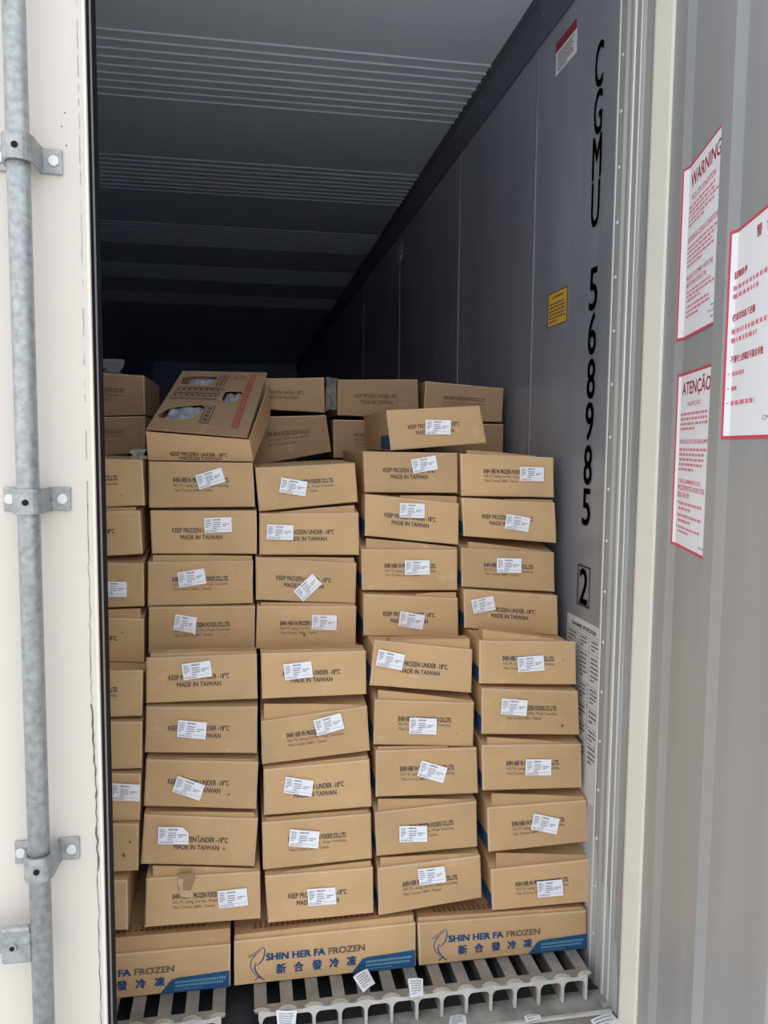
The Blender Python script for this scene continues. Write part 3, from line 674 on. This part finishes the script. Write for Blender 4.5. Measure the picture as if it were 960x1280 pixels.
# plastic lining bulging under each hand hole
for k, (u0, u1, v0, v1) in enumerate(((.13, .44, .08, .28), (.62, .80, .34, .57), (.10, .46, .60, .85))):
    crumple('plastic_liner', lambda u, v, h: lid(lerp(u0, u1, u), lerp(v0, v1, v), -.006+h+.006*math.sin(math.pi*u)*math.sin(math.pi*v)-.004), 22, 12, .007, k*5+1, 'bag', t)
o = obj('dark_inside', mesh('dark_inside', [lid(.01, .01, -.028), lid(.99, .01, -.028), lid(.99, .99, -.028), lid(.01, .99, -.028)], [(0, 1, 2, 3)], 'kraft_back'), t)
tag(t, 'open carton tipped forward on top, hand holes in lid show white plastic', 'carton', GRP)

# plastic scraps among the cartons
def scrap(name, px, py, Y, w_, h_, label, seed, m='film', amp=.02):
    p = atY(px, py, Y)
    o = crumple(name, lambda u, v, h: p+Vector(((u-.5)*w_+h*.5, h, (.5-v)*h_+h*.3)), 12, 9, amp, seed, m)
    return tag(o, label, 'plastic film', 'clear plastic scraps among the cartons')
scrap('plastic_film', 141, 458, 2.47, .055, .045, 'clear plastic film standing up on the far left back carton', 1)
scrap('plastic_film', 173, 568, 2.04, .032, .024, 'crumpled clear plastic on top of the leftmost stack', 2, 'film', .02)
scrap('plastic_film', 414, 492, 2.50, .035, .10, 'clear plastic film hanging between two back layer cartons', 3)
scrap('plastic_film', 466, 554, 2.44, .03, .03, 'crumpled plastic left of the crooked top carton', 4, 'film', .02)
scrap('plastic_film', 240, 815.5, 1.885, .12, .012, 'plastic edge squeezed out above fifth carton of second stack', 5, 'film', .006)
scrap('plastic_film', 340, 814, 1.885, .05, .012, 'plastic edge squeezed out above fifth carton of third stack', 6, 'film', .006)

# paper scraps on the slats and sill
def paper(pts, fn, label, n, rows=6):
    P4 = [fn(*p) for p in pts]; nn = (P4[1]-P4[0]).cross(P4[3]-P4[0]).normalized()
    if nn.z+(-nn.y) < 0: nn = -nn
    f_ = lambda u, v, lift=0: lerp(lerp(P4[0], P4[1], u), lerp(P4[3], P4[2], u), v)+nn*(lift+.0015+.003*math.sin(math.pi*u))
    pr = Print(f_)
    for i in range(6):
        for j in range(2): pr.poly([(i/6, j/2), ((i+1)/6, j/2), ((i+1)/6, (j+1)/2), (i/6, (j+1)/2)], 0, 0)
    pr.lines(.12, .88, .1, .9, rows, 1, .4, random.Random(n), .0008, .2)
    o = pr.build('loose_label', ['label', 'label_ink'], None)
    return tag(o, label, 'paper label', 'paper labels fallen on the floor')
mixf = lambda Y0, Y1, y0, y1: (lambda x, y: atY(x, y, lerp(Y0, Y1, (y-y0)/(y1-y0))))
f1 = mixf(1.765, 1.70, 1212, 1242)
paper([(441, 1222), (459, 1211.5), (469, 1230), (454, 1241.5)], f1, 'peeled shipping label stuck askew on the slat ends below the middle carton', 1)
f2 = mixf(1.715, 1.672, 1223, 1248)
paper([(509.5, 1224), (528.5, 1224), (529, 1246), (513, 1248)], f2, 'peeled label hanging over the slat ends, right of the other', 2)
fz = lambda x, y: atZ(x, y, ZS+.004)
paper([(563, 1271), (582, 1270), (584, 1284), (560, 1285)], fz, 'crumpled label on the sill near bottom centre', 3)
paper([(655, 1271), (675, 1269), (677, 1276), (658, 1279)], fz, 'small torn label scrap on the sill, right of centre', 4, 2)
paper([(345, 1262), (371, 1262), (369, 1284), (347, 1284)], lambda x, y: atY(x, y, 1.676), 'crumpled silvery label in the slat opening, below left', 5)
paper([(738, 1276), (764, 1267), (780, 1282), (745, 1290)], fz, 'curled label at the foot of the right jamb', 6, 3)

# ------------------------------------------------------------------ markings on the right wall
def wall_fn(y_far, y_near, z0, z1):      # u runs toward the opening, v down
    return lambda u, v, lift=0: Vector((XR-.0012-lift, lerp(y_far, y_near, u), lerp(z0, z1, v)))
yc0 = XR/ratio(742, 300); yc1 = XR/ratio(751.5, 300)       # horizontal extent of the letters
pr = Print(wall_fn(0, 1, 0, 1))
def stack_letter(ch, px, y0, y1, wpx=5.2, bold=.013):
    a = atX(px, y0, XR); b_ = atX(px, y1, XR); ya = XR/ratio(px-wpx, (y0+y1)/2); yb = XR/ratio(px+wpx, (y0+y1)/2)
    pr.text(ch, ya, yb, a.z, b_.z, 0, bold)
for ch, px, y0, y1 in (('C', 750, 53, 108), ('G', 748.5, 113, 167), ('M', 747, 170, 222), ('U', 745, 228, 283), ('5', 742.5, 335, 387), ('6', 741, 391, 443), ('8', 739.5, 449, 498), ('9', 737.5, 503, 550), ('8', 735.5, 557, 606), ('5', 733.5, 611, 657), ('2', 730, 711, 755)):
    stack_letter(ch, px, y0, y1, 5.0 if ch not in 'M' else 5.6)
a = atX(723.2, 704.5, XR); c = atX(736.8, 761.5, XR); th = .004
for (y0, y1, z0, z1) in ((a.y, a.y-th, a.z, c.z), (c.y+th, c.y, a.z, c.z), (a.y, c.y, a.z, a.z-th), (a.y, c.y, c.z+th, c.z)): pr.rect(y0, y1, z0, z1, 0)
o = pr.build('container_number', ['black_paint'], wr)
def plaque(name, far_px, near_px, top_l, bot_l, mats, label, fill):
    yf = XR/ratio(far_px, (top_l+bot_l)/2); yn = XR/ratio(near_px, (top_l+bot_l)/2)
    z0 = H+ray(far_px, top_l).z/ray(far_px, top_l).y*yf; z1 = H+ray(far_px, bot_l).z/ray(far_px, bot_l).y*yf
    m_ = MB(); m_.box(XR-.0003, XR, yn, yf, z1, z0); o = m_.build(name, [mats[0]], wr); o['label'] = label
    pr = Print(lambda u, v, lift=0: Vector((XR-.0005-lift, lerp(yf, yn, u), lerp(z0, z1, v)))); fill(pr); pr.build('sticker_print', mats, o)
def f_red(pr): pr.rect(0, 1, 0, .30, 1, .0004); pr.lines(.12, .9, .38, .95, 7, 2, .45, random.Random(2), .0005, .15)
plaque('warning_sticker', 695, 720.5, 55, 96, ['sticker_white', 'maroon', 'plate_ink'], 'small white sticker with maroon top band high on the wall', f_red)
def f_yel(pr):
    for r in ((0, .045, 0, 1), (.955, 1, 0, 1), (0, 1, 0, .03), (0, 1, .97, 1)): pr.rect(*r, 1, .0004)
    pr.text('ATTENTION', .28, .76, .12, .19, 1, .01, .0005); pr.lines(.08, .92, .30, .92, 6, 1, .4, random.Random(4), .0005, .12)
plaque('attention_plate', 684.5, 709.5, 369, 411, ['yellow', 'plate_ink' if False else 'ink'], 'yellow ATTENTION plate', f_yel)
def f_spec(pr):
    pr.text('CONTAINER  SPECIFICATION', .14, .84, .030, .052, 1, .012, .0005)
    for v in (.062, .078, .16, .34, .46, .57, .66): pr.rect(.03, .97, v, v+.0022, 1, .0005)
    for u in (.36, .66): pr.rect(u, u+.006, .078, .66, 1, .0005)
    rn = random.Random(6)
    for (v0, v1, n_) in ((.085, .15, 3), (.175, .32, 6), (.35, .44, 4), (.47, .55, 3), (.58, .65, 3), (.67, .78, 4)):
        for u0, u1 in ((.06, .3), (.42, .62), (.72, .92)): pr.lines(u0, u1, v0, v1, n_, 1, .4, rn, .0005, .4)
plaque('specification_plate', 706.5, 750.5, 765, 972, ['plate', 'plate_ink'], 'tall white CONTAINER SPECIFICATION plate with table', f_spec)
plaque('small_sticker', 497.5, 503.5, 311, 331, ['sticker_white', 'plate_ink'], 'tiny pale sticker deep inside on the wall', lambda pr: pr.lines(.1, .9, .1, .9, 3, 1, .4, random.Random(3), .0005, .3))
# frame strip along the near edge and foot of the specification plate
e = MB(); zt = atX(750, 640, XR).z
e.box(XR-.003, XR, 1.775, 1.782, .36, ZC-.05); e.build('panel_edge', ['seam'], wr)

# ------------------------------------------------------------------ right door, open: ribbed steel lining seen at an angle
SEG = [(17, ratio(835, 640)), (-5, ratio(846, 640)), (17, ratio(883, 640)), (40, None), (17, ratio(893, 640)), (-5, ratio(908, 640)), (17, ratio(978, 640)), (40, None), (17, ratio(990, 640)), (-5, ratio(1005, 640)), (17, ratio(1110, 640)), (40, None), (17, ratio(1125, 640)), (-5, ratio(1150, 640)), (17, ratio(1300, 640))]
pl = [Vector((.866, 1.5515))]
for hd_, r in SEG:
    a = math.radians(hd_); p = pl[-1]
    s = .020 if r is None else (r*p.y-p.x)/(r*math.cos(a)-math.sin(a))
    pl.append(p+Vector((-math.sin(a), -math.cos(a)))*s)
door = empty('door_2', (0, 0, 0)); tag(door, kind='structure')
back = [p+Vector((.085, -.02)) for p in pl]
m_ = MB(); prof = [(p.x, p.y) for p in pl]+[(back[-1].x, back[-1].y), (back[0].x, back[0].y)]
m_.prism(prof, 'z', -.12, ZC+.05); m_.build('door_panel', ['steel_door'], door)
def poly_pt(s):
    for a, b_ in zip(pl, pl[1:]):
        L = (b_-a).length
        if s <= L: d = (b_-a)/L; return a+d*s, Vector((-abs(d.y), d.x*(1 if d.y < 0 else -1)))
        s -= L
    return pl[-1], Vector((-1, 0))
arc = [0]
for a, b_ in zip(pl, pl[1:]): arc.append(arc[-1]+(b_-a).length)
def s_of_ratio(r, seg):
    a = pl[seg]; b_ = pl[seg+1]; d = (b_-a).normalized(); return arc[seg]+(r*a.y-a.x)/(d.x-r*d.y)
def door_sticker(s0, s1, z0, z1, label, text_fn):
    o = tag(empty('warning_sticker'), label); o.parent = door
    def fn(u, v, lift=0):
        s = lerp(s0, s1, u); p, n = poly_pt(s); n = n.normalized()
        if n.x > 0: n = -n
        return Vector((p.x+n.x*(.0012+lift), p.y+n.y*(.0012+lift), lerp(z0, z1, v)))
    cuts = sorted({0, 1}|{(a-s0)/(s1-s0) for a in arc if s0 < a < s1})
    cuts2 = []
    for a, b_ in zip(cuts, cuts[1:]): cuts2 += [a+1e-4, b_-1e-4]
    cuts2[0] = 0; cuts2[-1] = 1
    pr = Print(fn); wp = .022; hp = .016; cr_ = .03
    for a, b_ in zip(cuts2, cuts2[1:]): pr.rect(a, b_, 0, 1, 1, 0)
    for a, b_ in zip(cuts2, cuts2[1:]):
        a2, b2 = max(a, wp), min(b_, 1-wp)
        if b2 > a2: pr.rect(a2, b2, hp, 1-hp, 0, .0004)
    pr.build('sticker_sheet', ['sticker_white', 'sticker_red'], o)
    pr = Print(fn); text_fn(pr); pr.build('sticker_print', ['sticker_red', 'sticker_text', 'sticker_grey'], o)
def z_on(px, py, s): p, _ = poly_pt(s); d = ray(px, py); return H+d.z/d.y*p.y
# WARNING
sA = s_of_ratio(ratio(850, 320), 1); sB = arc[3]+.018; W = sB-sA; ub = (arc[2]-sA)/W; ue = (arc[3]-sA)/W
zA0 = z_on(853.5, 212, sA); zA1 = z_on(847.5, 427, sA)
def t_warn(pr):
    g = lambda a: lerp(ub, ue, a)
    pr.text('WARNING', g(.06), g(.985), .065, .145, 0, .012)
    pr.text('PICK-UP CONDITION', g(.12), g(.86), .19, .225, 0, .0); pr.lines(g(.03), g(.97), .24, .37, 5, 1, .5, random.Random(1))
    pr.text('RETURN IN CLEAN CONDITION', g(.04), g(.97), .42, .455, 0, .0); pr.lines(g(.03), g(.97), .47, .60, 5, 1, .5, random.Random(2))
    pr.text('FAILURE TO COMPLY WITH THE', g(.03), g(.88), .64, .67, 0, .0); pr.text('ABOVE MAY RESULT IN:', g(.03), g(.7), .68, .71, 0, .0)
    pr.lines(g(.06), g(.95), .725, .80, 3, 1, .5, random.Random(3)); pr.lines(g(.06), g(.9), .81, .89, 3, 1, .5, random.Random(4))
    pr.text('CMA CGM', g(.80), g(.98), .91, .925, 2, .0); pr.rect(g(.88), g(.95), .885, .893, 2); pr.rect(g(.88), g(.95), .945, .953, 2)
door_sticker(sA, sB, zA0, zA1, 'red-bordered white sticker headed WARNING, upper left on door', t_warn)
sC = s_of_ratio(ratio(843.5, 570), 1); zC0 = z_on(846, 468, sC); zC1 = z_on(838, 680, sC)
ub2 = (arc[2]-sC)/(sB-sC); ue2 = (arc[3]-sC)/(sB-sC)
def t_aten(pr):
    g = lambda a: lerp(ub2, ue2, a)
    pr.text('ATEN\u00c7\u00c3O', g(.05), g(.985), .04, .145, 0, .012)
    pr.text('INSPE\u00c7\u00c3O', g(.27), g(.70), .165, .20, 0, .0); pr.lines(g(.03), g(.97), .225, .335, 4, 1, .5, random.Random(5))
    pr.text('DEVOLU\u00c7\u00c3O DO CONTAINER LIMPO', g(.03), g(.97), .375, .41, 0, .0); pr.lines(g(.03), g(.97), .425, .565, 5, 1, .5, random.Random(6))
    pr.text('O N\u00c3O CUMPRIMENTO DOS', g(.03), g(.80), .60, .63, 0, .0); pr.text('PROCEDIMENTOS ACIMA PODE', g(.03), g(.93), .64, .67, 0, .0); pr.text('RESULTAR EM:', g(.03), g(.45), .68, .71, 0, .0)
    pr.lines(g(.08), g(.97), .73, .79, 2, 1, .5, random.Random(7)); pr.lines(g(.08), g(.97), .80, .86, 2, 1, .5, random.Random(8)); pr.lines(g(.08), g(.9), .87, .92, 2, 1, .5, random.Random(9))
    for v in (.735, .805, .875): pr.rect(g(.02), g(.05), v, v+.01, 0)
    pr.text('CMA CGM', g(.80), g(.98), .945, .96, 2, .0)
door_sticker(sC, sB, zC0, zC1, 'red-bordered white sticker headed ATENCAO, lower on door', t_aten)
sD = s_of_ratio(ratio(907.5, 420), 5); sE = arc[7]+.018; zD0 = z_on(912, 290, sD); zD1 = z_on(902, 549, sD)
ub3 = (arc[6]-sD)/(sE-sD); ue3 = (arc[7]-sD)/(sE-sD)
def t_cn(pr):
    g = lambda a: lerp(ub3, ue3, a)
    pr.text('\u8b66', g(.36), g(.46), .055, .11, 0, .01); pr.text('\u544a', g(.54), g(.64), .055, .11, 0, .01)
    pr.text('\u63d0\u7bb1\u6761\u4ef6', g(-.02), g(.22), .20, .235, 0, .015); pr.lines(g(-.02), g(.97), .26, .34, 2, 1, .5, random.Random(11), word=.04)
    pr.text('\u5728\u6e05\u6d01\u72b6\u6001\u4e0b\u8fd8\u7bb1', g(-.02), g(.40), .40, .435, 0, .015); pr.lines(g(-.02), g(.97), .465, .55, 2, 1, .5, random.Random(12), word=.04)
    pr.text('\u4e0d\u9075\u5b88\u4e0a\u8ff0\u89c4\u5b9a\u53ef\u80fd\u4f1a\u5bfc\u81f4', g(-.02), g(.58), .60, .635, 0, .015)
    for v, e_ in ((.675, .5), (.745, .22), (.815, .95)): pr.rect(g(-.04), g(-.02), v+.008, v+.014, 1); pr.lines(g(.0), g(e_), v-.005, v+.03, 1, 1, .6, random.Random(int(v*99)), word=.06)
    pr.text('CMA CGM', g(.62), g(.98), .90, .92, 2, .0); pr.rect(g(.74), g(.86), .875, .883, 2); pr.rect(g(.74), g(.86), .935, .943, 2)
door_sticker(sD, sE, zD0, zD1, 'largest red-bordered white sticker with Chinese print at right edge', t_cn)

# ------------------------------------------------------------------ left door, closed: white outer face with lock rod
YD = 1.42; d1 = tag(empty('door_1'), kind='structure')
xe = ratio(106, 0)*YD; ZB = -.14
m_ = MB(); m_.box(XL-.07, xe, YD, YD+.09, ZB, ZC+.06); m_.build('door_panel', ['white'], d1, bevel=.004)
m_ = MB(); m_.box(xe-.006, xe-.0005, YD-.0025, YD+.002, ZB, ZC+.06); m_.build('edge_trim', ['cream'], d1, bevel=.0008)
m_ = MB(); m_.box(xe-.02, xe+.0006, YD+.004, YD+.095, ZB, ZC+.06); m_.build('gasket', ['rubber'], d1)
m_ = MB(); m_.prism([(xe+.0005, YD+.030), (xe+.0016, YD+.034), (xe+.0016, YD+.042), (xe+.0005, YD+.050)], 'z', ZB, ZC+.06); m_.build('gasket_bead', ['rubber_grey'], d1)
# cracked paint seam
rn = random.Random(9); pr = Print(lambda u, v, lift=0: Vector((u, YD-.0012-lift, v)))
pts = []
for k in range(150):
    y = k*9.0-20; xb = 96+y*.0215 + (3 if y > 900 else 0)*min(1, max(0, (y-900)/80)) - max(0, y-1060)*.0
    p = atY(xb, y, YD); rough_ = .0004 if y < 700 else .0016
    pts.append((p.x+rn.uniform(-1, 1)*rough_, p.z))
for k in range(len(pts)-1):
    y = k*9-20; wv = .0006 if y < 600 else (.0010 if y < 880 else (.0028 if y < 1080 else .0014))
    if y < 600 and rn.random() < .35: continue
    (a0, b0), (a1, b1) = pts[k], pts[k+1]; w0 = wv*rn.uniform(.5, 1.2); pr.poly([(a0-w0/2, b0), (a0+w0/2, b0), (a1+w0/2, b1), (a1-w0/2, b1)])
pr.build('paint_crack', ['rust'], d1)
for (x, y) in ((81, 141), (77, 158), (83, 182)): 
    p = atY(x, y, YD); pr = MB(); pr.cyl((p.x, YD+.0005, p.z), (0, -1, 0), .0012, .0012, 8); pr.build('paint_chip', ['rust'], d1)
# lock rod
YRd = 1.368; xr_ = ratio(36, 640)*YRd; RR = .0176
m_ = MB(); m_.cyl((xr_, YRd, ZB-.02), (0, 0, 1), RR, ZC-ZB+.08, 32); o = m_.build('lock_rod', ['galv'], d1)
for p in o.data.polygons: p.use_smooth = len(p.vertices) == 4
def rod_guide(zc):
    g = tag(empty('rod_guide'), None); g.parent = d1
    hh = .0205; m_ = MB()
    m_.box(xr_-.052, xr_-RR-.002, YD-.006, YD, zc-hh, zc+hh); m_.box(xr_+RR+.002, xr_+.056, YD-.006, YD, zc-hh, zc+hh); m_.build('guide_plate', ['galv'], g, bevel=.002)
    m_ = MB(); prof = []; r1, r2 = RR+.0015, RR+.0065                 # saddle strap around the rod
    outer = [(xr_-r2-.010, YD-.006), (xr_-r2-.001, YD-.012)]; inner = [(xr_-r1-.008, YD-.001)]
    for k in range(13):
        a = math.pi-math.pi*k/12; outer.append((xr_+r2*math.cos(a), YRd-r2*math.sin(a)*1.0)); inner.append((xr_+r1*math.cos(a), YRd-r1*math.sin(a)))
    outer += [(xr_+r2+.001, YD-.012), (xr_+r2+.010, YD-.006)]; inner.append((xr_+r1+.008, YD-.001))
    n = len(outer); outer = outer[1:-1]; n = len(outer)
    V = []; 
    for (x, y) in outer: V += [(x, y, zc-hh), (x, y, zc+hh)]
    inn = inner[:]
    while len(inn) > n: inn.pop()
    for (x, y) in inn: V += [(x, y, zc-hh), (x, y, zc+hh)]
    Fs = []
    for k in range(n-1):
        a = 2*k; b2 = 2*n+2*k
        Fs += [(a, a+1, a+3, a+2), (b2, b2+2, b2+3, b2+1), (a, a+2, b2+2, b2), (a+1, b2+1, b2+3, a+3)]
    obj('guide_strap', mesh('guide_strap', V, Fs, 'galv', None, False), g)
    for dx in (-.041, .043):
        m_ = MB(); m_.cyl((xr_+dx, YD-.006, zc), (0, -1, 0), .0098, .0045, 20, r2=.0085); m_.build('bolt', ['galv_bolt'], g, bevel=.001)
    m_ = MB(); m_.cyl((xr_+.001, YRd-r2+.001, zc-.001), (0, -1, 0), .0052, .0016, 16); m_.build('set_screw', ['rubber'], g)
for py in (202, 623.5, 1062): rod_guide(atY(50, py, YD).z)
# handle hub low on the rod
p = atY(27, 1178, YRd); hb = tag(empty('lock_handle'), None); hb.parent = d1
m_ = MB(); m_.box(xr_-RR-.046, xr_-RR+.002, YRd-.012, YRd+.002, p.z-.032, p.z+.034); m_.build('hub_plate', ['galv'], hb, bevel=.006)
m_ = MB(); m_.cyl((xr_-RR-.026, YRd-.012, p.z), (0, -1, 0), .009, .004, 20, r2=.007); m_.build('bolt', ['galv'], hb)
m_ = MB(); m_.cyl((xr_-RR-.026, YRd-.016, p.z), (0, -1, 0), .004, .0012, 12); m_.build('bolt_hole', ['rubber'], hb)
m_ = MB(); m_.box(xr_-.42, xr_-RR-.040, YRd+.000, YRd+.012, p.z-.018, p.z+.018); m_.build('handle_bar', ['galv'], hb, bevel=.004)
m_ = MB(); m_.cyl((xr_-RR-.001, YRd-.008, p.z-.03), (0, 0, 1), .004, .052, 10); m_.build('weld_bead', ['galv'], hb)
